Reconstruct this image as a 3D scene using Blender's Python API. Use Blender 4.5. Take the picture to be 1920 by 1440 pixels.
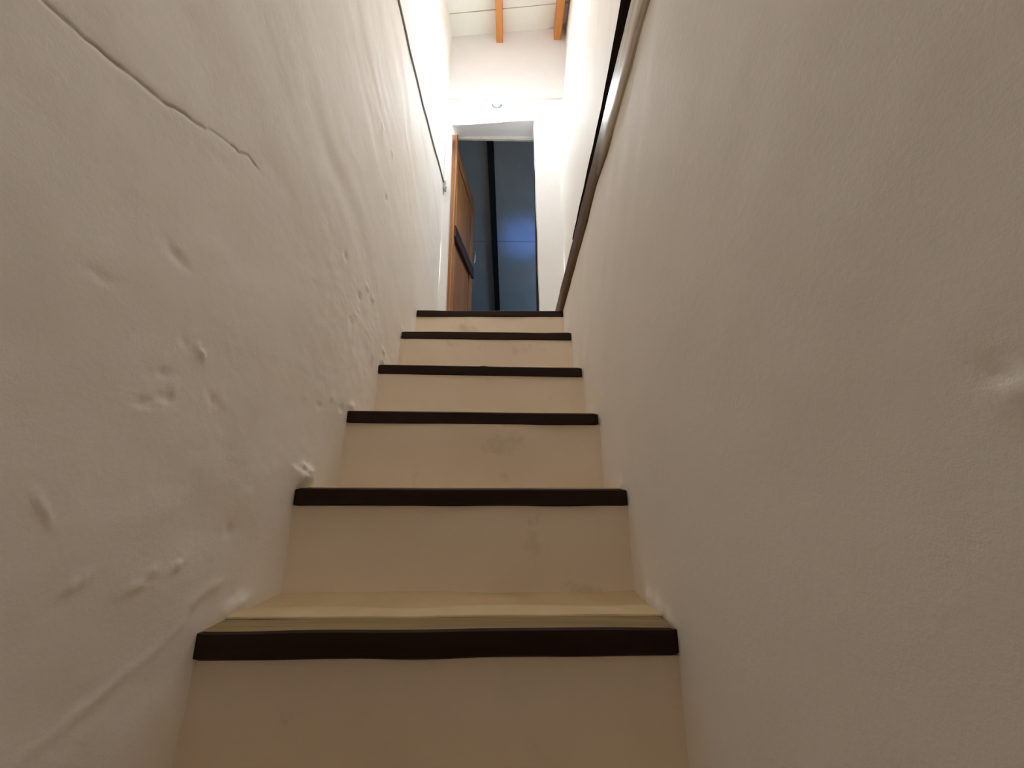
import bpy, math
import numpy as np
from mathutils import Matrix, Vector

for o in list(bpy.data.objects):
    bpy.data.objects.remove(o)
SC = bpy.context.scene
COL = SC.collection

# ------------------------------------------------------------------ camera
EYE = 1.7101                      # camera height over the lower floor; all z below are relative to it
PITCH, YAW, FPX = 0.2497, 0.0179, 709.9
cam = bpy.data.cameras.new('camera')
cam.sensor_fit = 'HORIZONTAL'
cam.sensor_width = 36.0
cam.lens = FPX / 1920 * 36.0
cam.clip_start = 0.01
camo = bpy.data.objects.new('camera', cam)
COL.objects.link(camo)
fw = Vector((math.sin(YAW)*math.cos(PITCH), math.cos(YAW)*math.cos(PITCH), math.sin(PITCH)))
rt = Vector((math.cos(YAW), -math.sin(YAW), 0))
up = rt.cross(fw)
M = Matrix((rt, up, -fw)).transposed().to_4x4()
M.translation = (0, 0, EYE)
camo.matrix_world = M
SC.camera = camo

# ------------------------------------------------------------------ world, exposure, large lights
w = bpy.data.worlds.new('world')
SC.world = w
w.use_nodes = True
bg = w.node_tree.nodes['Background']
bg.inputs[0].default_value = (1.0, 0.92, 0.86, 1)     # warm fill light, let in by an unseen ceiling gap added over the flight
bg.inputs[1].default_value = 3.6
SC.view_settings.view_transform = 'Standard'
SC.view_settings.look = 'None'
SC.view_settings.gamma = 1.0
SC.view_settings.use_curve_mapping = False
SC.view_settings.exposure = 0.46
SC.cycles.max_bounces = 12
SC.cycles.diffuse_bounces = 10
BULB_FRONT, BULB_SIDE, BULB_POW = 2400.0, 14.0, 4.0     # radiance of the wall lamp's bulb


def light(name, kind, loc, target, energy, color, size):
    l = bpy.data.lights.new(name, kind)
    l.energy = energy
    l.color = color
    if kind == 'AREA':
        l.size = size
    else:
        l.spot_size = size
        l.spot_blend = 1.0
        l.shadow_soft_size = 0.12
    o = bpy.data.objects.new(name, l)
    COL.objects.link(o)
    o.location = (loc[0], loc[1], loc[2] + EYE)
    d = Vector(target) - Vector(loc)
    o.rotation_euler = d.to_track_quat('-Z', 'Y').to_euler()
    return o


light('room_fill_light', 'AREA', (1.55, 4.3, 1.7), (-0.6, 4.4, 2.4), 5.5, (0.42, 0.70, 1.0), 0.8)  # blue fill added inside the dark room, no window behind it
light('blue_patch_light', 'SPOT', (0.9, 3.3, 1.3), (0.24, 4.25, 3.0), 60.0, (0.10, 0.30, 1.0), 0.34)  # added spot that throws the blue patch on the sloping ceiling, no screen there

# ------------------------------------------------------------------ helpers
def hash2(ix, iy, seed):
    h = (ix.astype(np.int64) * 374761393 + iy.astype(np.int64) * 668265263 + seed * 974711) & 0x7fffffff
    h = ((h ^ (h >> 13)) * 1274126177) & 0x7fffffff
    h = h ^ (h >> 16)
    return (h & 0xffff) / 32767.5 - 1.0


def vnoise(x, y, seed=0):
    x = np.asarray(x, float); y = np.asarray(y, float)
    ix = np.floor(x); iy = np.floor(y)
    fx = x - ix; fy = y - iy
    u = fx*fx*fx*(fx*(fx*6-15)+10); v = fy*fy*fy*(fy*(fy*6-15)+10)
    a = hash2(ix, iy, seed); b = hash2(ix+1, iy, seed)
    c = hash2(ix, iy+1, seed); d = hash2(ix+1, iy+1, seed)
    return (a*(1-u)+b*u)*(1-v) + (c*(1-u)+d*u)*v


def fbm(x, y, seed=0, n=4):
    t = 0; amp = 1; s = 0
    for k in range(n):
        t = t + amp*vnoise(x*2**k + 17.3*k, y*2**k + 5.1*k, seed+k); s += amp; amp *= 0.5
    return t/s


def sstep(a, b, x):
    t = np.clip((np.asarray(x, float)-a)/(b-a), 0, 1)
    return t*t*(3-2*t)


def seg_dist(y, z, pts):
    """distance of every (y,z) to a polyline and the position along it (0..1)"""
    best = np.full(np.shape(y), 9.0); par = np.zeros(np.shape(y))
    n = len(pts)-1
    for k in range(n):
        a = np.array(pts[k]); b = np.array(pts[k+1]); ab = b-a
        t = np.clip(((y-a[0])*ab[0]+(z-a[1])*ab[1])/(ab@ab), 0, 1)
        d = np.hypot(y-(a[0]+t*ab[0]), z-(a[1]+t*ab[1]))
        m = d < best
        best = np.where(m, d, best); par = np.where(m, (k+t)/n, par)
    return best, par


ORG = {}


def make(name, verts, faces, mat, parent=None, origin=None, smooth=None, attrs=None, mat2=None, faces2=None):
    """one mesh object from camera-relative coordinates"""
    V = np.array(verts, float).reshape(-1, 3).copy()
    V[:, 2] += EYE
    if parent is not None:
        O = ORG[parent.name]
    elif origin is not None:
        O = np.array((origin[0], origin[1], origin[2]+EYE))
    else:
        O = np.array([(V[:, 0].min()+V[:, 0].max())/2, (V[:, 1].min()+V[:, 1].max())/2, V[:, 2].min()])
    me = bpy.data.meshes.new(name)
    F = [tuple(int(i) for i in f) for f in faces]
    me.from_pydata((V-O).tolist(), [], F)
    me.update()
    if attrs:
        for k, a in attrs.items():
            at = me.attributes.new(k, 'FLOAT', 'POINT')
            at.data.foreach_set('value', np.asarray(a, np.float32).ravel())
    if smooth is not None:
        me.polygons.foreach_set('use_smooth', [True]*len(me.polygons))
        if smooth < 180:
            me.set_sharp_from_angle(angle=math.radians(smooth))
    o = bpy.data.objects.new(name, me)
    COL.objects.link(o)
    if mat:
        me.materials.append(mat)
    if mat2 is not None:
        me.materials.append(mat2)
        for fi in faces2: me.polygons[int(fi)].material_index = 1
    if parent is not None:
        o.parent = parent
        ORG[o.name] = O
    else:
        o.location = O
        ORG[o.name] = O
    return o


def empty(name, loc):
    o = bpy.data.objects.new(name, None)
    COL.objects.link(o)
    o.empty_display_size = 0.1
    o.location = (loc[0], loc[1], loc[2]+EYE)
    ORG[o.name] = np.array(o.location)
    return o


def tag(o, label, cat=None, group=None, kind=None):
    o['label'] = label
    if cat: o['category'] = cat
    if group: o['group'] = group
    if kind: o['kind'] = kind
    return o


class MB:
    def __init__(s):
        s.v = []; s.f = []

    def add(s, v, f):
        n = len(s.v); s.v += [tuple(p) for p in v]; s.f += [tuple(i+n for i in q) for q in f]
        return s

    def grid(s, P, flip=False):
        """P: array (n,m,3)"""
        n, m = P.shape[:2]; b = len(s.v)
        s.v += [tuple(p) for p in P.reshape(-1, 3)]
        i, j = np.meshgrid(np.arange(n-1), np.arange(m-1), indexing='ij')
        a = (b+i*m+j).ravel(); q = np.stack([a, a+m, a+m+1, a+1], 1)
        if flip: q = q[:, ::-1]
        s.f += [tuple(r) for r in q.tolist()]
        return s

    def box(s, x0, x1, y0, y1, z0, z1, bev=0.0):
        if bev <= 0:
            v = [(x, y, z) for x in (x0, x1) for y in (y0, y1) for z in (z0, z1)]
            f = [(0, 1, 3, 2), (4, 6, 7, 5), (0, 4, 5, 1), (2, 3, 7, 6), (0, 2, 6, 4), (1, 5, 7, 3)]
            return s.add(v, f)
        lo = np.array((x0, y0, z0)); hi = np.array((x1, y1, z1)); v = []; idx = {}
        for c in [(i, j, k) for i in (0, 1) for j in (0, 1) for k in (0, 1)]:
            cc = np.array(c); p = np.where(cc, hi, lo); sg = np.where(cc, -1, 1)
            for ax in range(3):
                q = p + sg*bev; q[ax] = p[ax]; idx[(c, ax)] = len(v); v.append(q)
        f = []
        for ax in range(3):
            a, b = [k for k in range(3) if k != ax]
            for sd in (0, 1):
                cs = []
                for (i, j) in ((0, 0), (1, 0), (1, 1), (0, 1)):
                    c = [0, 0, 0]; c[ax] = sd; c[a] = i; c[b] = j; cs.append(idx[(tuple(c), ax)])
                f.append(cs if (sd == 1) == (ax != 1) else cs[::-1])
            for i in (0, 1):
                for j in (0, 1):
                    c0 = [0, 0, 0]; c1 = [0, 0, 0]; c0[a] = c1[a] = i; c0[b] = c1[b] = j; c1[ax] = 1
                    c0 = tuple(c0); c1 = tuple(c1)
                    f.append([idx[(c0, a)], idx[(c1, a)], idx[(c1, b)], idx[(c0, b)]])
        for c in [(i, j, k) for i in (0, 1) for j in (0, 1) for k in (0, 1)]:
            f.append([idx[(c, 0)], idx[(c, 1)], idx[(c, 2)]])
        return s.add(v, f)

    def tube(s, pts, r, n=10, caps=True, axis=None):
        pts = [np.array(p, float) for p in pts]; rings = []
        prev = None
        for k, p in enumerate(pts):
            d = np.array(axis) if axis is not None else pts[min(k+1, len(pts)-1)] - pts[max(k-1, 0)]
            d = d/np.linalg.norm(d)
            if prev is None:
                a = np.array((0, 0, 1.)) if abs(d[2]) < .9 else np.array((1., 0, 0))
            else:
                a = prev
            u = a - d*(a@d); u /= np.linalg.norm(u); prev = u; v = np.cross(d, u)
            rr = r[k] if hasattr(r, '__len__') else r
            rings.append([p + rr*(math.cos(2*math.pi*t/n)*u + math.sin(2*math.pi*t/n)*v) for t in range(n)])
        b = len(s.v)
        for R in rings: s.v += [tuple(q) for q in R]
        for k in range(len(pts)-1):
            for t in range(n):
                s.f.append((b+k*n+t, b+k*n+(t+1) % n, b+(k+1)*n+(t+1) % n, b+(k+1)*n+t))
        if caps:
            s.f.append(tuple(b+t for t in range(n))[::-1])
            s.f.append(tuple(b+(len(pts)-1)*n+t for t in range(n)))
        return s

    def lathe(s, base, axis, prof, n=24):
        """prof: (distance along axis, radius)"""
        ax = np.array(axis, float); ax /= np.linalg.norm(ax); base = np.array(base, float)
        return s.tube([base+ax*d for d, r in prof], [max(r, 1e-4) for d, r in prof], n, axis=ax)

    def build(s, name, mat, parent=None, **k):
        return make(name, s.v, s.f, mat, parent, **k)


# ------------------------------------------------------------------ materials
def mat_new(name):
    m = bpy.data.materials.new(name); m.use_nodes = True
    nt = m.node_tree; b = nt.nodes['Principled BSDF']
    return m, nt, b


def nd(nt, kind, **kw):
    n = nt.nodes.new(kind)
    for k, v in kw.items(): setattr(n, k, v)
    return n


def ramp(nt, fac, stops):
    r = nd(nt, 'ShaderNodeValToRGB')
    e = r.color_ramp.elements
    while len(e) < len(stops): e.new(0.5)
    for q, (p, c) in zip(e, stops):
        q.position = p; q.color = (*c, 1) if len(c) == 3 else c
    nt.links.new(fac, r.inputs[0])
    return r.outputs[0]


def noise(nt, scale, detail=4, rough=0.55, stretch=(1, 1, 1), coord='Object', dist=0.0):
    tc = nd(nt, 'ShaderNodeTexCoord'); mp = nd(nt, 'ShaderNodeMapping')
    mp.inputs['Scale'].default_value = stretch
    nt.links.new(tc.outputs[coord], mp.inputs[0])
    n = nd(nt, 'ShaderNodeTexNoise')
    n.inputs['Scale'].default_value = scale; n.inputs['Detail'].default_value = detail
    n.inputs['Roughness'].default_value = rough; n.inputs['Distortion'].default_value = dist
    nt.links.new(mp.outputs[0], n.inputs['Vector'])
    return n.outputs['Fac']


def mixc(nt, fac, a, b, mode='MIX'):
    m = nd(nt, 'ShaderNodeMix', data_type='RGBA', blend_type=mode)
    for sock, v in ((m.inputs[0], fac), (m.inputs[6], a), (m.inputs[7], b)):
        if isinstance(v, (int, float)): sock.default_value = v
        elif isinstance(v, tuple): sock.default_value = (*v, 1)
        else: nt.links.new(v, sock)
    return m.outputs[2]


def bump(nt, b, h, strength, dist):
    n = nd(nt, 'ShaderNodeBump'); n.inputs['Strength'].default_value = strength
    n.inputs['Distance'].default_value = dist
    nt.links.new(h, n.inputs['Height']); nt.links.new(n.outputs[0], b.inputs['Normal'])


def plaster(name, c1, c2, stain=(0.45, 0.36, 0.25), rough=0.7, bumpd=0.002, stainamt=0.12, crack=(0.10, 0.075, 0.05)):
    m, nt, b = mat_new(name)
    base = ramp(nt, noise(nt, 2.2, 5, 0.6, dist=0.6), [(0.35, c1), (0.68, c2)])
    st = ramp(nt, noise(nt, 5.0, 6, 0.65), [(0.60, (0, 0, 0)), (0.80, (stainamt,)*3)])
    c = mixc(nt, st, base, stain)
    at = nd(nt, 'ShaderNodeAttribute', attribute_name='crack')
    c = mixc(nt, at.outputs['Fac'], c, crack)
    nt.links.new(c, b.inputs['Base Color'])
    b.inputs['Roughness'].default_value = rough
    b.inputs['Specular IOR Level'].default_value = 0.2
    bump(nt, b, noise(nt, 60, 6, 0.65), 0.35, bumpd)
    return m


def wood(name, dark, light, scale=14, stretch=(1, 0.06, 1), rough=0.5, bumpd=0.001, knots=False, spec=0.5):
    m, nt, b = mat_new(name)
    g = noise(nt, scale, 6, 0.6, stretch, dist=0.4)
    c = ramp(nt, g, [(0.30, dark), (0.70, light)])
    fine = noise(nt, scale*6, 3, 0.6, stretch)
    c = mixc(nt, 0.5, c, ramp(nt, fine, [(0.3, (0.65,)*3), (0.75, (1.1,)*3)]), 'MULTIPLY')
    if knots:
        k = noise(nt, 9, 2, 0.5, (1.0, 0.8, 1.0), dist=0.8)
        kf = ramp(nt, k, [(0.70, (0, 0, 0)), (0.76, (0.9,)*3)])
        c = mixc(nt, kf, c, tuple(x*0.25 for x in dark))
    nt.links.new(c, b.inputs['Base Color'])
    b.inputs['Roughness'].default_value = rough
    b.inputs['Specular IOR Level'].default_value = spec
    bump(nt, b, fine, 0.4, bumpd)
    return m


def plain(name, col, rough=0.5, metal=0.0):
    m, nt, b = mat_new(name)
    c = ramp(nt, noise(nt, 30, 3), [(0.3, tuple(x*0.85 for x in col)), (0.7, col)])
    nt.links.new(c, b.inputs['Base Color'])
    b.inputs['Roughness'].default_value = rough; b.inputs['Metallic'].default_value = metal
    return m


MT = {
    'wall': plaster('limewashed_plaster', (0.853, 0.813, 0.762), (0.90, 0.868, 0.826)),
    'wallR': plaster('painted_plaster', (0.856, 0.815, 0.764), (0.896, 0.861, 0.818), stainamt=0.05, rough=0.68),
    'back': plaster('white_plaster', (0.84, 0.85, 0.86), (0.88, 0.89, 0.90), stainamt=0.04, crack=(0.40, 0.36, 0.30)),
    'riser': plaster('tan_painted_render', (0.84, 0.73, 0.60), (0.89, 0.79, 0.66), stain=(0.22, 0.16, 0.10), stainamt=0.45, bumpd=0.001),
    'ceil': plaster('ceiling_board', (0.80, 0.81, 0.74), (0.84, 0.85, 0.79), stain=(0.5, 0.47, 0.38), stainamt=0.25),
    'nosing': wood('dark_oiled_wood', (0.016, 0.006, 0.003), (0.035, 0.016, 0.008), 18, (0.05, 1, 1), rough=0.6, spec=0.25),
    'nosetop': wood('worn_dusty_wood', (0.16, 0.115, 0.055), (0.30, 0.225, 0.115), 18, (0.05, 1, 1), rough=0.8, spec=0.1),
    'tread': plaster('dusty_tread_render', (0.44, 0.33, 0.19), (0.57, 0.45, 0.27), stain=(0.22, 0.15, 0.09), stainamt=0.3),
    'rafter': wood('orange_varnished_pine', (0.50, 0.17, 0.035), (0.68, 0.28, 0.06), 16, (1, 0.06, 1), rough=0.45, knots=True),
    'door': wood('reddish_brown_door_wood', (0.36, 0.14, 0.045), (0.58, 0.26, 0.085), 12, (1, 1, 0.06), rough=0.42),
    'doordark': wood('dark_door_rail_wood', (0.035, 0.016, 0.009), (0.075, 0.034, 0.018), 12, (1, 0.06, 1), rough=0.5),
    'doorlight': wood('pale_door_edge_wood', (0.42, 0.25, 0.10), (0.60, 0.38, 0.17), 12, (1, 1, 0.06), rough=0.5),
    'roofdark': wood('black_stained_beam_wood', (0.004, 0.004, 0.005), (0.010, 0.010, 0.012), 12, (1, 0.06, 1), rough=0.7),
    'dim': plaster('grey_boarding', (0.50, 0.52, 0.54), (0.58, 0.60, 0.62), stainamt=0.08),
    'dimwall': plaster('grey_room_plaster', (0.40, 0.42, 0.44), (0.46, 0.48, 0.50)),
    'floor': plaster('dark_brown_cement', (0.10, 0.07, 0.05), (0.15, 0.105, 0.075), rough=0.8),
    'blackwood': wood('black_stained_strip_wood', (0.006, 0.005, 0.004), (0.022, 0.015, 0.011), 16, (1, 0.05, 1), rough=0.9, spec=0.0),
    'cable': plain('grey_cable_sheath', (0.27, 0.26, 0.245), 0.55),
    'wire': plain('painted_over_wire', (0.55, 0.53, 0.48), 0.55),
    'switch': plain('aged_grey_plastic', (0.42, 0.41, 0.39), 0.45),
    'metal': plain('worn_steel', (0.62, 0.62, 0.62), 0.3, 1.0),
    'holder': plain('white_porcelain', (0.80, 0.79, 0.76), 0.3),
    'cup': plain('grey_lamp_cup', (0.30, 0.30, 0.29), 0.4),
}


def beam_material():
    m, nt, b = mat_new('varnished_beam_with_whitewash')
    g = noise(nt, 14, 6, 0.6, (1, 0.05, 1), dist=0.5)
    brown = ramp(nt, g, [(0.3, (0.075, 0.036, 0.012)), (0.7, (0.165, 0.09, 0.034))])
    tc = nd(nt, 'ShaderNodeTexCoord'); sp = nd(nt, 'ShaderNodeSeparateXYZ')
    nt.links.new(tc.outputs['Object'], sp.inputs[0])
    # worn whitewash left on the stretch of the beam towards the foot of the stairs
    mr = nd(nt, 'ShaderNodeMapRange')
    mr.inputs['From Min'].default_value = -0.20; mr.inputs['From Max'].default_value = -0.65
    nt.links.new(sp.outputs['Y'], mr.inputs['Value'])
    gg = noise(nt, 16, 5, 0.65, (1, 0.12, 1))
    ad = nd(nt, 'ShaderNodeMath', operation='MULTIPLY_ADD')
    nt.links.new(gg, ad.inputs[0]); ad.inputs[1].default_value = 0.9
    sb = nd(nt, 'ShaderNodeMath', operation='SUBTRACT'); nt.links.new(mr.outputs[0], sb.inputs[0]); sb.inputs[1].default_value = 0.45
    nt.links.new(sb.outputs[0], ad.inputs[2])
    wf = ramp(nt, ad.outputs[0], [(0.30, (0, 0, 0)), (0.72, (0.92,)*3)])
    white = ramp(nt, noise(nt, 40, 4, 0.6, (1, 0.1, 1)), [(0.28, (0.36, 0.28, 0.20)), (0.55, (0.66, 0.58, 0.49))])
    nt.links.new(mixc(nt, wf, brown, white), b.inputs['Base Color'])
    b.inputs['Roughness'].default_value = 0.33
    b.inputs['Specular IOR Level'].default_value = 0.12
    bump(nt, b, g, 0.4, 0.003)
    return m


MT['beam'] = beam_material()


def emit(name, col, s):
    m, nt, b = mat_new(name)
    b.inputs['Emission Color'].default_value = (*col, 1)
    b.inputs['Emission Strength'].default_value = s
    b.inputs['Base Color'].default_value = (0.9, 0.9, 0.9, 1)
    # faint unevenness of the frosted glass
    n = noise(nt, 8, 2)
    nt.links.new(ramp(nt, n, [(0.3, tuple(c*0.96 for c in col)), (0.7, col)]), b.inputs['Emission Color'])
    return m


LAMP_AXIS = np.array((0.0, -1.0, -0.62)); LAMP_AXIS /= np.linalg.norm(LAMP_AXIS)


def bulb_material():
    """LED bulb: the frosted dome is brightest in front of its diode plate and weak towards the base"""
    m = emit('lit_frosted_bulb', (0.80, 0.92, 1.0), 1.0)
    nt = m.node_tree; b = nt.nodes['Principled BSDF']
    tc = nd(nt, 'ShaderNodeTexCoord'); dt = nd(nt, 'ShaderNodeVectorMath', operation='DOT_PRODUCT')
    nt.links.new(tc.outputs['Normal'], dt.inputs[0]); dt.inputs[1].default_value = tuple(LAMP_AXIS)
    mx = nd(nt, 'ShaderNodeMath', operation='MAXIMUM'); nt.links.new(dt.outputs['Value'], mx.inputs[0]); mx.inputs[1].default_value = 0
    pw = nd(nt, 'ShaderNodeMath', operation='POWER'); nt.links.new(mx.outputs[0], pw.inputs[0]); pw.inputs[1].default_value = BULB_POW
    ma = nd(nt, 'ShaderNodeMath', operation='MULTIPLY_ADD'); nt.links.new(pw.outputs[0], ma.inputs[0])
    ma.inputs[1].default_value = BULB_FRONT; ma.inputs[2].default_value = BULB_SIDE
    nt.links.new(ma.outputs[0], b.inputs['Emission Strength'])
    return m


MT['bulb'] = bulb_material()

# ------------------------------------------------------------------ dimensions
Y1, RUN, RISE = 0.7595, 0.2536, 0.2421
YB, YB2 = 2.5863, 2.752            # stairwell face and room face of the wall with the door
ZF = -EYE                          # lower floor
ZL = 0.954                         # landing level
ZTOP = 4.25
Y0 = -1.3                          # foot of the stairwell


def XL(y): return -0.541 + 0.0209*(y-Y1)
def XR(y): return 0.309 + 0.0209*(y-Y1)


def axis(a, b, fine0, fine1, df, dc):
    p = list(np.linspace(a, fine0, max(2, int(round((fine0-a)/dc))+1)))[:-1] if fine0 > a else []
    p += list(np.linspace(fine0, fine1, int(round((fine1-fine0)/df))+1))
    if b > fine1: p += list(np.linspace(fine1, b, max(2, int(round((b-fine1)/dc))+1)))[1:]
    return np.array(p)


# ------------------------------------------------------------------ left wall
CRACK = [(0.335, 0.552), (0.40, 0.566), (0.437, 0.577), (0.480, 0.582), (0.500, 0.594), (0.520, 0.604), (0.545, 0.610),
         (0.585, 0.634), (0.609, 0.641), (0.640, 0.648), (0.665, 0.668), (0.703, 0.665)]


def blob(Y, Z, y, z, ry, rz, ang, a, seed):
    c, n = math.cos(math.radians(ang)), math.sin(math.radians(ang))
    u = ((Y-y)*c + (Z-z)*n)/ry; v = (-(Y-y)*n + (Z-z)*c)/rz
    u = u + 0.5*vnoise(Y/(ry*0.8), Z/(rz*0.8), seed); v = v + 0.5*vnoise(Y/(ry*0.8)+7, Z/(rz*0.8), seed+1)
    return a*np.exp(-(u*u+v*v))


def left_disp(Y, Z):
    d = 0.007*fbm(Y/0.55, Z/0.6, 11, 3)
    ang = 0.55 + 0.25*vnoise(Y/0.7, Z/0.7, 6)
    u = Y*0.87 - Z*0.49; v = Y*0.49 + Z*0.87
    v2 = v + 0.05*vnoise(u/0.3, v/0.35, 5) + 0.012*vnoise(u/0.12, v/0.1, 8)
    st = sstep(0.1, 0.8, Z)
    msk = 0.5+0.5*vnoise(Y/0.3, Z/0.35, 19)
    d = d + (0.0012+0.0022*st*msk)*vnoise(u/0.6, v2/0.10, 21) + 0.0011*vnoise(u/0.35, v2/0.05, 22)*st*msk
    rough = np.exp(-((Y-1.25)/0.35)**2 - ((Z-0.50)/0.28)**2) + 0.5*np.exp(-((Y-0.85)/0.3)**2 - ((Z-0.05)/0.25)**2)
    d = d + rough*(0.0028*fbm(Y/0.08, Z/0.06, 31, 3) + 0.0030*np.maximum(0, fbm(Y/0.06, Z/0.05, 35, 3)-0.30)*2)
    d = d + 0.0010*fbm(Y/0.09, Z/0.07, 41, 3)
    # scattered pits, scratches and smears of plaster
    for i, (y, z, ry, rz, an, a) in enumerate([
            (0.584, 0.164, .016, .005, 10, -.003), (0.602, 0.129, .018, .006, 0, -.004), (0.570, 0.114, .016, .004, 0, -.003),
            (0.648, 0.221, .014, .005, -40, .005), (0.613, 0.228, .012, .006, -30, -.002), (0.698, 0.145, .016, .006, -30, -.003),
            (0.475, -0.026, .016, .004, -50, .002), (0.488, -0.043, .010, .004, -50, .002), (0.799, -0.09, .008, .012, 0, -.006),
            (0.690, -0.136, .014, .004, 10, .004), (0.646, -0.135, .012, .004, 5, .004), (0.621, -0.151, .018, .004, 0, .003),
            (0.538, -0.127, .014, .004, 15, .003), (0.470, 0.268, .022, .006, 0, -.002), (0.564, 0.359, .020, .008, -20, -.003),
            (1.437, 1.453, .012, .020, 10, .007), (1.423, 1.209, .014, .016, 0, -.007), (1.31, 1.46, .014, .02, 0, .004),
            (1.558, 0.537, .016, .022, 20, .008), (1.445, 0.475, .014, .020, 20, .008), (1.265, 0.65, .012, .012, 0, -.006),
            (1.223, 0.538, .018, .014, 0, -.005), (1.387, 0.702, .020, .014, 0, .006), (1.132, 0.728, .014, .012, 0, -.006),
            (1.083, 0.21, .014, .008, 0, -.004), (1.156, 0.25, .014, .010, 0, .005), (1.218, 0.228, .012, .010, 0, -.005),
            (1.327, 0.716, .018, .012, 0, .005)]):
        d = d + blob(Y, Z, y, z, ry, rz, an, a, 900+3*i)
    # lumps of plaster over the ends of the treads
    for i, (y, z, r, a) in enumerate([(1.028, 0.010, .024, .013), (1.070, 0.012, .022, .011), (1.050, 0.034, .012, .006),
                         (0.86, -0.245, .022, .006), (1.29, 0.245, .016, .006), (1.55, 0.49, .018, .008), (1.80, 0.735, .014, .006)]):
        d = d + blob(Y, Z, y, z, r*1.4, r*0.8, 0, a, 1100+3*i)*(1+0.5*vnoise(Y/0.012, Z/0.012, 77))
    # long scars sloping down beside the lowest tread
    ds, t = seg_dist(Y, Z, [(0.45, -0.325), (0.529, -0.304), (0.603, -0.282), (0.69, -0.252), (0.725, -0.233)])
    d = d + 0.0022*np.exp(-(ds/0.0055)**2)*(0.55+0.45*vnoise(Y/0.05, Z/0.05, 14))
    ds, t = seg_dist(Y, Z, [(0.741, -0.206), (0.749, -0.200), (0.775, -0.190), (0.80, -0.190)])
    d = d + 0.0022*sstep(0.012, 0.0, ds)
    dc, t = seg_dist(Y, Z + 0.003*vnoise(Y/0.014, Z/0.014, 9), CRACK)
    amp = (0.45+0.55*np.abs(vnoise(t*9, t*0, 3)))*sstep(1.02, 0.95, t)*np.where((t > .58) & (t < .76), .45, 1)
    wdt = 0.0024 + 0.0016*np.abs(vnoise(t*7, t*0+2, 4))*sstep(0.6, 0.1, t)
    g = np.exp(-(dc/wdt)**2)*amp
    wide = np.exp(-(dc/0.008)**2)*amp
    d = d - 0.0030*g - 0.0010*wide
    return d, 0.75*g


ys = np.concatenate([axis(Y0, 0.16, 0.16, 0.16, 1, 0.06)[:-1], np.linspace(0.16, 0.32, 20)[:-1], np.linspace(0.32, 0.74, 180)[:-1],
                     np.linspace(0.74, YB, 240)])
zs = np.concatenate([np.linspace(ZF, -0.75, 30)[:-1], np.linspace(-0.75, 0.53, 170)[:-1], np.linspace(0.53, 0.69, 70)[:-1],
                     np.linspace(0.69, 2.6, 230)[:-1], np.linspace(2.6, ZTOP, 60)])
Yg, Zg = np.meshgrid(ys, zs, indexing='ij')
D, CR = left_disp(Yg, Zg)
P = np.stack([XL(Yg)+D, Yg, Zg], -1)
mb = MB(); mb.grid(P, flip=True)
o = mb.build('wall_left', MT['wall'], smooth=180, attrs={'crack': CR.ravel()})
tag(o, 'uneven cream plaster wall with a long diagonal crack beside the stairs', kind='structure')


def left_x(y, z):
    return float(XL(y) + left_disp(np.array([[y]]), np.array([[z]]))[0][0, 0])


# ------------------------------------------------------------------ right wall (thick below the beam, set back above it)
BZ0, BZ1 = 0.962, 1.098            # beam


def right_disp(Y, Z):
    d = 0.006*fbm(Y/0.6, Z/0.7, 111, 3)
    u = Y*0.66 - Z*0.75; v = Y*0.75 + Z*0.66
    d = d + 0.0011*vnoise(u/0.9, v/0.07, 121)*sstep(-0.2, 0.9, Z)
    d = d + 0.0009*vnoise(Y/0.11, Z/0.7, 125)*sstep(0.9, 1.8, Y) + 0.0005*fbm(Y/0.1, Z/0.1, 131, 3)
    for (y, z, r, a) in [(0.214, 0.062, .006, -.004), (0.207, 0.050, .008, .006), (1.057, -0.012, .016, .006),
                         (0.90, -0.248, .018, .008), (0.84, -0.25, .016, .007), (0.79, -0.252, .012, .005)]:
        d = d + a*np.exp(-((Y-y)**2+(Z-z)**2)/r**2)
    return d


def upper_x(Y, Z):
    return 0.440 + 0.010*(Y-YB) + 0.105*sstep(2.3, 4.0, Z) + 0.012*np.sin((Z-1.2)*2.2)


mb = MB()
zs = axis(ZF, BZ1, -0.75, BZ1, 0.0095, 0.04)
ys = axis(Y0, YB, 0.12, YB, 0.0095, 0.06)
Yg, Zg = np.meshgrid(ys, zs, indexing='ij')
mb.grid(np.stack([XR(Yg)-right_disp(Yg, Zg), Yg, Zg], -1))
zs = axis(BZ1, ZTOP, BZ1, 4.1, 0.011, 0.04)
Yg, Zg = np.meshgrid(ys, zs, indexing='ij')
up_ = np.stack([upper_x(Yg, Zg)-right_disp(Yg, Zg)*sstep(BZ1, 1.3, Zg), Yg, Zg], -1)
mb.grid(up_)
led = np.stack([np.stack([XR(ys)-right_disp(ys, np.full_like(ys, BZ1)), ys, np.full_like(ys, BZ1)], -1), up_[:, 0]], 1)
mb.grid(led)
o = mb.build('wall_right', MT['wallR'], smooth=50)
tag(o, 'smoother cream plaster wall with a timber beam set in it', kind='structure')

# ------------------------------------------------------------------ back wall with the doorway
DX0b, DX0t = -0.443, -0.463        # left jamb bottom / top
DX1b, DX1t = 0.256, 0.233          # right jamb
DZL, DZR = 2.930, 2.995            # head at left / right


def jamb_l(z): return DX0b + (DX0t-DX0b)*(z-ZL)/(DZL-ZL)
def jamb_r(z): return DX1b + (DX1t-DX1b)*(z-ZL)/(DZR-ZL) + 0.003*vnoise(z/0.15, 0*z, 88)
def head(x): return DZL + (DZR-DZL)*sstep(0, 1, (x-DX0t)/(DX1t-DX0t))*0.85 + 0.15*(DZR-DZL)*(x-DX0t)/(DX1t-DX0t)


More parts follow.
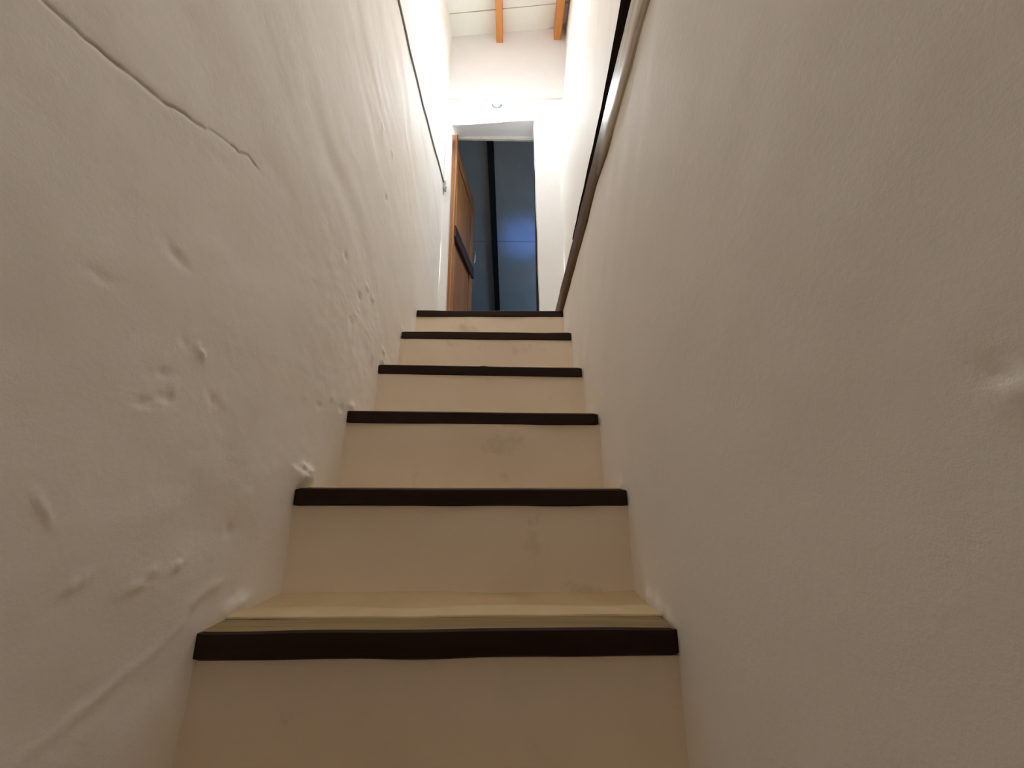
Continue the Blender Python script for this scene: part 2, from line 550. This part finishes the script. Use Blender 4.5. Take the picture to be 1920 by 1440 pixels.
def back_disp(X, Z):
    d = 0.004*fbm(X/0.4, Z/0.4, 211, 3) + 0.0006*fbm(X/0.06, Z/0.06, 215, 3)
    line = 3.205 + 0.030*(X+0.5) + 0.008*vnoise(X/0.12, 0*X, 4)
    g = np.exp(-((Z-line)/0.006)**2)
    return d + 0.004*sstep(line-0.01, line+0.01, Z) - 0.004*g, 0.8*g*(0.4+0.6*np.abs(vnoise(X/0.09, 0*X, 7)))


mb = MB(); CRK = []


def patch_front(fx0, fx1, fz0, fz1, nx, nz):
    U, Vv = np.meshgrid(np.linspace(0, 1, nx), np.linspace(0, 1, nz), indexing='ij')
    # iterate once so that x limits may follow z and z limits follow x
    Z = fz0(U*0)+(fz1(U*0)-fz0(U*0))*Vv
    X = fx0(Z)+(fx1(Z)-fx0(Z))*U
    Z = fz0(X)+(fz1(X)-fz0(X))*Vv
    d, c = back_disp(X, Z)
    edge = 0
    mb.grid(np.stack([X, YB-d, Z], -1)); CRK.append(c.ravel())


C = lambda v: (lambda t: t*0+v)
patch_front(C(-0.62), jamb_l, C(ZL-0.05), head, 20, 220)
patch_front(jamb_r, C(0.66), C(ZL-0.05), head, 44, 220)
patch_front(C(-0.62), C(DX0t), head, C(ZTOP), 20, 150)
patch_front(C(DX0t), C(DX1t), head, C(ZTOP), 90, 150)
patch_front(C(DX1t), C(0.66), head, C(ZTOP), 44, 150)
nfront = len(mb.v)
# reveals
t = np.linspace(0, 1, 8)
zz = np.linspace(ZL-0.05, DZL, 120)
Zg, T = np.meshgrid(zz, t, indexing='ij')
mb.grid(np.stack([jamb_l(Zg)-0.018*T, YB-back_disp(jamb_l(Zg), Zg)[0]*(1-T)+(YB2-YB)*T, Zg], -1), flip=True)
zz = np.linspace(ZL-0.05, DZR, 120)
Zg, T = np.meshgrid(zz, t, indexing='ij')
mb.grid(np.stack([jamb_r(Zg)+0.010*T, YB-back_disp(jamb_r(Zg), Zg)[0]*(1-T)+(YB2-YB)*T, Zg], -1))
xx = np.linspace(DX0t, DX1t, 90)
Xg, T = np.meshgrid(xx, t, indexing='ij')
mb.grid(np.stack([Xg, YB-back_disp(Xg, head(Xg))[0]*(1-T)+(YB2-YB)*T, head(Xg)+(2.988-head(Xg))*T], -1))
# room side of the same wall
for (x0, x1, z0, z1) in [(-1.7, DX0b-0.02, ZL-0.05, 4.2), (DX1b+0.012, 1.7, ZL-0.05, 4.2), (DX0b-0.02, DX1b+0.012, 2.97, 4.2)]:
    Xg, Zg = np.meshgrid(np.linspace(x0, x1, 4), np.linspace(z0, z1, 4), indexing='ij')
    mb.grid(np.stack([Xg, Xg*0+YB2, Zg], -1), flip=True)
cr = np.zeros(len(mb.v)); cr[:nfront] = np.concatenate(CRK)
o = mb.build('wall_back', MT['back'], smooth=50, attrs={'crack': cr})
tag(o, 'white plaster wall around the doorway at the stair head', kind='structure')

# ------------------------------------------------------------------ ceiling: slab, boards between the rafters
YCE = 1.45                         # the boarded ceiling covers the stair head only; gap beyond added for fill light
def ceil_z(x): return 3.935 + 0.140*(x+0.53)


RAFT = [(-0.0665, 0.0300, 3.872), (0.4635, 0.0310, 3.925)]
mb = MB()
x0, x1 = -0.75, 0.75
mb.add([(x, y, ceil_z(x)+dz) for x in (x0, x1) for y in (YCE, YB+0.1) for dz in (0.03, 0.12)],
       [(0, 1, 3, 2), (4, 6, 7, 5), (0, 4, 5, 1), (2, 3, 7, 6), (0, 2, 6, 4), (1, 5, 7, 3)])
ce = mb.build('ceiling', MT['ceil'])
tag(ce, 'pale boarded ceiling above the stairwell', kind='structure')
rows = [YB+0.02, 2.408, 1.95, YCE]
bays = [(-0.64, RAFT[0][0]-0.02), (RAFT[0][0]+0.02-0.038, RAFT[1][0]), (RAFT[1][0]+0.002, 0.68)]
for k in range(len(rows)-1):
    for j, (a, b) in enumerate(bays):
        ya, yb = rows[k+1]+0.003, rows[k]-0.003
        # the boards sag a little and their joints are not quite straight
        n = 10; U, T = np.meshgrid(np.linspace(0, 1, n), np.linspace(0, 1, 6), indexing='ij')
        X = a+(b-a)*U; Yy = ya+(yb-ya)*T + 0.014*(X+0.4)*(-1)
        sag = 0.005*np.sin(np.pi*U)*np.sin(np.pi*T) + 0.002*vnoise(X/0.2, Yy/0.2, 300+k)
        m2 = MB(); m2.grid(np.stack([X, Yy, ceil_z(X)-sag], -1), flip=True)
        m2.grid(np.stack([X, Yy, ceil_z(X)+0.03], -1))
        nn = n*6
        ring = [i*6 for i in range(n)] + [(n-1)*6+i for i in range(1, 6)] + [i*6+5 for i in range(n-2, -1, -1)] + [i for i in range(4, 0, -1)]
        for i in range(len(ring)):
            p, q = ring[i], ring[(i+1) % len(ring)]
            m2.f.append((p, q, q+nn, p+nn))
        m2.build('ceiling_board', MT['ceil'], ce, smooth=40)

for i, (xc, hw, zb) in enumerate(RAFT):
    m2 = MB(); n = 40
    yy = np.linspace(YCE-0.15, YB+0.03, n)
    prof = []
    for y in yy:
        wv = 0.0025*vnoise(np.array(y/0.3), np.array(0.0), 400+i)
        x0, x1 = xc-hw+wv - 0.006*(YB-y)*(1-i), xc+hw+wv*0.6 - 0.006*(YB-y)*(1-i)
        zt = ceil_z(xc)+0.02
        c = 0.005
        prof.append([(x0, y, zt), (x0, y, zb+c), (x0+c, y, zb), (x1-c, y, zb), (x1, y, zb+c), (x1, y, zt)])
    m2.grid(np.array(prof)); k = 6
    m2.f.append(tuple(range(6))); m2.f.append(tuple((n-1)*6+t for t in range(6))[::-1])
    o = m2.build('ceiling_rafter', MT['rafter'], smooth=30)
    tag(o, ['orange varnished pine rafter straight above the wall lamp', 'orange knotty pine rafter close beside the right plaster wall'][i],
        'rafter', 'orange rafters under the stairwell ceiling')

# ------------------------------------------------------------------ floors
m2 = MB(); m2.box(-1.2, 1.2, Y0-0.6, Y1-3*RUN, ZF-0.10, ZF)
o = m2.build('floor', MT['floor']); tag(o, 'dusty cement floor at the foot of the stairs', kind='structure')

m2 = MB(); m2.box(-1.0, 1.0, Y0-0.12, Y0, ZF, ZTOP)  # unseen dark wall added behind the camera to block and absorb light
o = m2.build('wall_light_block', MT['floor']); tag(o, 'unseen dark wall added to block light at the foot of the stairs', kind='structure')

m2 = MB(); m2.box(-1.0, 1.0, Y0-0.12, -0.35, ZTOP-0.15, ZTOP)  # unseen; stops short to leave the gap added for fill light
o = m2.build('ceiling_lower', MT['ceil']); tag(o, 'plain ceiling over the foot of the stairs', kind='structure')

# ------------------------------------------------------------------ staircase
ENDS = {0: (-0.545, -0.2563, 0.308, -0.2545), 1: (-0.531, -0.0190, 0.311, -0.0200), 2: (-0.534, 0.2280, 0.311, 0.2220),
        3: (-0.527, 0.4700, 0.316, 0.4600), 4: (-0.514, 0.7220, 0.326, 0.7190), 5: (-0.517, 0.9545, 0.335, 0.9575)}
for k in range(-6, 0):
    z = -0.2575 + RISE*k
    ENDS[k] = (-0.545, z, 0.305, z)
THICK = {0: 0.046, 1: 0.043, 2: 0.041, 3: 0.041, 4: 0.040, 5: 0.037}
st = empty('staircase', (-0.11, Y1, ZF))
tag(st, 'steep plastered staircase with dark wooden nosings climbing to the door', 'stairs')


def nose_z(k, x):
    a = ENDS[k]; return a[1] + (a[3]-a[1])*(x-a[0])/(a[2]-a[0])


for k in range(-5, 6):
    yk = Y1 + RUN*k; yn = yk + RUN if k < 5 else YB2+0.02
    th = THICK.get(k, 0.042)
    fine = k >= -1
    nx = 110 if fine else 16
    xs = np.linspace(XL(yk)-0.022, XR(yk)+0.022, nx)
    if k == 5: xs = np.linspace(-0.55, 0.47, nx)
    zb = nose_z(k-1, 0.0) - 0.02
    rows_ = []
    def addrow(fy, fz): rows_.append((fy, fz))
    for t in np.linspace(0, 1, 26 if fine else 4):
        rows_.append(('r', t))
    for t in np.linspace(0, 1, 2): rows_.append(('n', t))
    for t in np.linspace(0, 1, 14 if fine else 3): rows_.append(('t', t))
    Pn = []
    for x in xs:
        ztop = nose_z(k, x); zn = ztop - th
        line = []
        for (kind, t) in rows_:
            if kind == 'r':
                z = zb + (zn-zb)*t
                y = yk + 0.004 - 0.003*vnoise(np.array(x/0.25), np.array(z/0.15), 500+k) - 0.006*(1-t)**3
                y += 0.0007*float(fbm(np.array(x/0.05), np.array(z/0.05), 520+k, 2))
                line.append((x, float(y), z))
            elif kind == 'n':
                wob = 0.003*float(vnoise(np.array(x/0.09), np.array(0.0), 540+k))
                line.append((x, yk+0.064+wob, zn if t == 0 else ztop-0.001))
            else:
                wob = 0.003*float(vnoise(np.array(x/0.09), np.array(0.0), 540+k))
                a = yk+0.066+wob; y = a + (yn+0.02-a)*t
                z = ztop + 0.0015 - 0.007*float(sstep(0, 0.5, t)) + 0.0025*float(vnoise(np.array(x/0.2), np.array(y/0.1), 560+k))*min(1, t*4)
                line.append((x, y, z))
        Pn.append(line)
    Pn = np.array(Pn)
    m2 = MB(); m2.grid(Pn)
    m = Pn.shape[1]; b = len(m2.v)
    # underside, back and ends close the block
    yb_ = yn+0.02
    for x in (xs[0], xs[-1]): m2.v.append((x, yb_, zb))
    n0 = 0; n1 = (nx-1)*m
    m2.f.append(tuple(range(n0, n0+m)) + (b,))
    m2.f.append((tuple(range(n1, n1+m)) + (b+1,))[::-1])
    m2.f.append((b,) + tuple(i*m+m-1 for i in range(nx)) + (b+1,))
    m2.f.append(((b,) + tuple(i*m for i in range(nx)) + (b+1,))[::-1])
    nr = m-1; ri = 26 if fine else 4
    f2 = [i*nr+j for i in range(nx-1) for j in range(ri, nr)]
    sp = m2.build('step', MT['riser'], st, smooth=35, mat2=MT['tread'], faces2=f2)
    # wooden nosing let into the edge of the step
    a = ENDS[k]
    if fine and k >= 0:
        xa, xb = (a[0]+0.003, a[2]+0.002) if k == 0 else (a[0]-0.004, a[2]+0.004)
    else:
        xa, xb = XL(yk), XR(yk)
    n = 60 if fine else 6
    prof = []
    for i, x in enumerate(np.linspace(xa, xb, n)):
        z1 = nose_z(k, x) + 0.0012*float(vnoise(np.array(x/0.16), np.array(0.0), 600+k))
        z0 = nose_z(k, x)-th + 0.0018*float(vnoise(np.array(x/0.14), np.array(3.0), 620+k)) + 0.0005
        yf = yk - 0.0025 + 0.0015*float(vnoise(np.array(x/0.2), np.array(6.0), 640+k))
        if k == 3 and abs(x+0.09) < 0.02: z1 += 0.002
        yb2 = yk + 0.0605 + 0.002*float(vnoise(np.array(x/0.11), np.array(9.0), 660+k)); c = 0.0035
        e = 0.004 if i in (0, n-1) else 0.0
        prof.append([(x, yf+c, z1-e), (x, yf+e, z1-c), (x, yf+e, z0+c), (x, yf+c, z0+e), (x, yb2, z0+e), (x, yb2, z1-e), (x, yf+c, z1-e)])
    m2 = MB(); m2.grid(np.array(prof), flip=True)
    m2.f.append(tuple(range(6))[::-1]); m2.f.append(tuple((n-1)*7+t for t in range(6)))
    m2.build('wooden_nosing', MT['nosing'], sp, smooth=35, mat2=MT['nosetop'], faces2=[i*6+5 for i in range(n-1)])

# ------------------------------------------------------------------ timber beam in the right wall
bm = empty('wall_beam', (0.32, 1.4, BZ0))
tag(bm, 'long brown timber beam let into the right wall, whitewashed at one end', 'beam')
yy = np.linspace(0.0, YB-0.004, 150); prof = []
for y in yy:
    zb = 0.990 - 0.022*(y-0.6) + 0.012*float(fbm(np.array(y/0.16), np.array(0.0), 700, 3))*float(1.3-sstep(0.8, 1.6, y))
    zt = BZ1 + 0.002*float(vnoise(np.array(y/0.2), np.array(1.0), 701))
    xf = XR(y) - 0.013 + 0.002*float(fbm(np.array(y/0.12), np.array(2.0), 702, 2)); xb = XR(y)+0.035
    bul = 0.004*float(vnoise(np.array(y/0.1), np.array(5.0), 703))
    c = 0.006
    prof.append([(xb, y, zb), (xf+c, y, zb), (xf, y, zb+c*1.6), (xf-0.001-bul*0.4, y, zb+(zt-zb)*0.35), (xf-0.001+bul*0.3, y, zb+(zt-zb)*0.7), (xf, y, zt-0.003), (xf+0.003, y, zt), (xb, y, zt), (xb, y, zb)])
m2 = MB(); m2.grid(np.array(prof))
m2.f.append(tuple(range(8))); m2.f.append(tuple((len(yy)-1)*9+t for t in range(8))[::-1])
m2.build('timber', MT['beam'], bm, smooth=35)
# black strip lying along the top edge, thinning out towards the door
yy = np.linspace(0.0, 1.55, 110); prof = []
for y in yy:
    h = 0.004 + float(np.interp(y, [0.0, 0.70, 0.93, 1.13, 1.40, 1.55], [0.16, 0.105, 0.045, 0.036, 0.018, 0.004]))
    h += 0.003*float(fbm(np.array(y/0.07), np.array(0.0), 711, 2))
    xf = XR(y) - 0.014; z0 = BZ1-0.006+0.003*float(vnoise(np.array(y/0.06), np.array(1.0), 712)); z1 = z0+h+0.004
    prof.append([(XR(y)+0.03, y, z0), (xf, y, z0), (xf, y, z1-0.002), (xf+0.003, y, z1), (XR(y)+0.03, y, z1), (XR(y)+0.03, y, z0)])
m2 = MB(); m2.grid(np.array(prof))
m2.f.append(tuple(range(5))); m2.f.append(tuple((len(yy)-1)*6+t for t in range(5))[::-1])
o = m2.build('black_edge_strip', MT['blackwood'], bm, smooth=35)
o['label'] = 'black strip along the upper edge of the beam'

# ------------------------------------------------------------------ door frame and leaf
HX, HY = -0.458, YB2+0.012
dr = empty('door_1', (HX, HY, ZL))
tag(dr, 'brown panelled wooden door standing open into the dark room', kind='structure')
fr = MB(); fr.box(-0.53, -0.432, YB2-0.028, YB2+0.006, ZL, 2.985, 0.004)
fo = fr.build('frame_post', MT['door'], dr, smooth=30)
fr = MB(); fr.box(-0.446, -0.438, YB2-0.034, YB2-0.026, ZL, 2.98, 0.002)
fr.build('frame_bead', MT['doorlight'], fo, smooth=30)
fr = MB(); fr.box(0.246, 0.36, YB2-0.028, YB2+0.04, ZL, 2.985, 0.004)
fr.build('frame_post', MT['roofdark'], dr, smooth=30)
fr = MB(); fr.box(-0.53, 0.36, YB2-0.012, YB2+0.03, 2.977, 3.06, 0.004)
fr.build('frame_head', MT['holder'], dr, smooth=30)

LEN = 0.755; ang = math.atan2(0.105, 0.748)
ux, uy = math.sin(ang), math.cos(ang)           # along the leaf
nx_, ny_ = math.cos(ang), -math.sin(ang)        # face that looks to the doorway


def leaf_box(name, s0, s1, d0, d1, z0, z1, mat, parent, bev=0.004):
    b = MB(); b.box(s0, s1, d0, d1, z0, z1, bev)
    v = [(HX+ux*s+nx_*d, HY+uy*s+ny_*d, z) for (s, d, z) in b.v]
    q = MB(); q.add(v, b.f)
    return q.build(name, mat, parent, smooth=30)


LZ0, LZ1 = ZL+0.012, 2.955
leaf = leaf_box('door_leaf', 0.004, LEN, -0.036, -0.012, LZ0, LZ1, MT['door'], dr)
leaf_box('stile', 0.004, 0.095, -0.014, 0.004, LZ0, LZ1, MT['door'], leaf)
leaf_box('stile', LEN-0.085, LEN, -0.014, 0.004, LZ0, LZ1, MT['door'], leaf)
leaf_box('edge_lipping', LEN-0.02, LEN+0.004, -0.03, 0.006, LZ0, 2.12, MT['doorlight'], leaf, 0.002)
leaf_box('top_rail', 0.09, LEN-0.08, -0.014, 0.003, LZ1-0.11, LZ1, MT['door'], leaf)
leaf_box('lock_rail', 0.05, LEN+0.003, -0.014, 0.022, 2.005, 2.120, MT['doordark'], leaf)
leaf_box('bottom_rail', 0.09, LEN-0.08, -0.014, 0.003, LZ0, LZ0+0.18, MT['door'], leaf)
leaf_box('panel', 0.13, LEN-0.12, -0.014, -0.004, 2.16, LZ1-0.15, MT['door'], leaf, 0.006)
leaf_box('panel', 0.13, LEN-0.12, -0.014, -0.004, LZ0+0.22, 1.965, MT['door'], leaf, 0.006)
b = MB()
def LP(s, d, z): return (HX+ux*s+nx_*d, HY+uy*s+ny_*d, z)
b.tube([LP(LEN-0.03, 0.004, 2.30), LP(LEN-0.03, 0.03, 2.30), LP(LEN-0.03, 0.038, 2.28), LP(LEN-0.03, 0.038, 2.19), LP(LEN-0.03, 0.03, 2.17), LP(LEN-0.03, 0.004, 2.17)], 0.006, 8)
b.build('handle', MT['metal'], leaf, smooth=60)['label'] = 'small bright metal pull handle'
for z in (1.25, 2.20, 2.75):
    b = MB(); b.tube([(HX-0.004, HY-0.012, z-0.04), (HX-0.004, HY-0.012, z+0.04)], 0.007, 8)
    b.build('hinge', MT['doordark'], leaf, smooth=60)

# ------------------------------------------------------------------ dark room beyond the door
m2 = MB(); m2.box(-1.7, 1.7, YB2+0.03, 6.9, ZL-0.1, ZL)
o = m2.build('floor_far', MT['floor']); tag(o, 'floor of the dark room beyond the door', kind='structure')
SL = math.tan(math.radians(31.5))
def roof_z(y): return 3.62 - SL*(y-3.3)
m2 = MB()
for (x0, x1) in ((-1.78, -1.7), (1.7, 1.78)):
    m2.box(x0, x1, YB2, 6.9, ZL-0.05, 4.2)
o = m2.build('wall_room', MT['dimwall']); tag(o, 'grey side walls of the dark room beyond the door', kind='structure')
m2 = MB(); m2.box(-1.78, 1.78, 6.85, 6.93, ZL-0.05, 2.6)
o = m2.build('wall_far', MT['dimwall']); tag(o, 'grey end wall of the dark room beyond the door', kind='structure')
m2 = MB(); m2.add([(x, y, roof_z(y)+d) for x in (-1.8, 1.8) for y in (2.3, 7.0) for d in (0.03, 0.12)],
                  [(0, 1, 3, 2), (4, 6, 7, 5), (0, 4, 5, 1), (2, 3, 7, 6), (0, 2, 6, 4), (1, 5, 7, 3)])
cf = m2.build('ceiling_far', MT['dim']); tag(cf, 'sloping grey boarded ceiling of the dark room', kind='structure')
XB = [-0.15]
edges = [-1.8] + XB + [1.8]
for j in range(len(edges)-1):
    for (ya, yb) in ((YB2-0.2, 4.30), (4.306, 6.98)):
        m2 = MB()
        m2.add([(x, y, roof_z(y)+d) for x in (edges[j]+0.002, edges[j+1]-0.002) for y in (ya, yb) for d in (0.0, 0.03)],
               [(0, 1, 3, 2), (4, 6, 7, 5), (0, 4, 5, 1), (2, 3, 7, 6), (0, 2, 6, 4), (1, 5, 7, 3)])
        m2.build('ceiling_board', MT['dim'], cf)
for i, xb in enumerate(XB):
    m2 = MB()
    m2.add([(x+0.03*(y-4.2), y, roof_z(y)+d) for x in (xb-0.035, xb+0.035) for y in (YB2+0.05, 6.8) for d in (-0.07, 0.01)],
           [(0, 1, 3, 2), (4, 6, 7, 5), (0, 4, 5, 1), (2, 3, 7, 6), (0, 2, 6, 4), (1, 5, 7, 3)])
    o = m2.build('roof_beam', MT['roofdark'])
    tag(o, 'black sloping roof beam of the dark room seen through the doorway', 'beam')

# ------------------------------------------------------------------ wall lamp
LX, LZ = -0.084, 3.150
lamp = empty('wall_lamp', (LX, YB, LZ))
tag(lamp, 'lit frosted bulb in a small white holder above the doorway', 'lamp')
axd = LAMP_AXIS
b = MB(); b.lathe((LX, YB+0.01, LZ+0.002), (0, -1, 0), [(0, 0.0), (0, 0.046), (0.014, 0.046), (0.020, 0.040), (0.022, 0.0)], 28)
b.build('wall_rose', MT['cup'], lamp, smooth=40)
b = MB(); b.lathe((LX, YB-0.008, LZ), axd, [(0, 0.0), (0, 0.026), (0.022, 0.030), (0.036, 0.029), (0.036, 0.0)], 24)
b.build('holder', MT['cup'], lamp, smooth=40)
prof = [(0.0, 0.0), (0.0, 0.018)]
for a in np.linspace(0, 1, 6)[1:]: prof.append((0.042*a, 0.018+(0.038-0.018)*float(sstep(0, 1, a))))
for a in np.linspace(0, math.pi/2, 9)[1:]: prof.append((0.042+0.045*math.sin(a), 0.038*math.cos(a)))
b = MB(); b.lathe(np.array((LX, YB-0.008, LZ))+axd*0.034, axd, prof, 28)
b.build('bulb', MT['bulb'], lamp, smooth=60)

# ------------------------------------------------------------------ cable, switch and thin wire on the left wall
pts = []
for y in np.linspace(0.95, 2.535, 60):
    z = float(np.interp(y, [0.95, 1.33, 1.843, 2.2, 2.537], [2.285, 2.262, 2.235, 2.255, 2.30]))
    z += 0.005*float(vnoise(np.array(y/0.12), np.array(0.0), 801))
    pts.append((left_x(y, z)+0.005, y, z))
b = MB(); b.tube(pts, 0.0052, 8)
o = b.build('electric_cable', MT['cable'], smooth=70)
tag(o, 'grey cable running along the left plaster wall to the small switch', 'cable')
sw = empty('wall_switch', (left_x(2.545, 2.26), 2.545, 2.235))
tag(sw, 'small grey switch hanging at the end of the wall cable', 'switch')
xw = left_x(2.545, 2.27)
b = MB(); b.box(xw-0.004, xw+0.022, 2.525, 2.565, 2.235, 2.315, 0.004); b.build('switch_body', MT['switch'], sw, smooth=30)
b = MB(); b.box(xw+0.020, xw+0.028, 2.535, 2.555, 2.262, 2.292, 0.002); b.build('rocker', MT['holder'], sw, smooth=30)
b = MB(); b.tube([(xw+0.008, 2.535, 2.24), (xw+0.008, 2.533, 2.21), (xw+0.010, 2.531, 2.185)], 0.0035, 8); b.build('cord_end', MT['cable'], sw, smooth=60)
pts = []
for z in np.linspace(2.31, 3.22, 40):
    y = 2.549 + 0.004*float(vnoise(np.array(z/0.2), np.array(0.0), 811)) - 0.05*float(sstep(2.4, 3.2, z))
    pts.append((left_x(y, z)+0.0018, y, z))
b = MB(); b.tube(pts, 0.0022, 6)
o = b.build('thin_wire', MT['wire'], smooth=70)
tag(o, 'thin painted wire rising from the switch along the wall corner', 'wire')
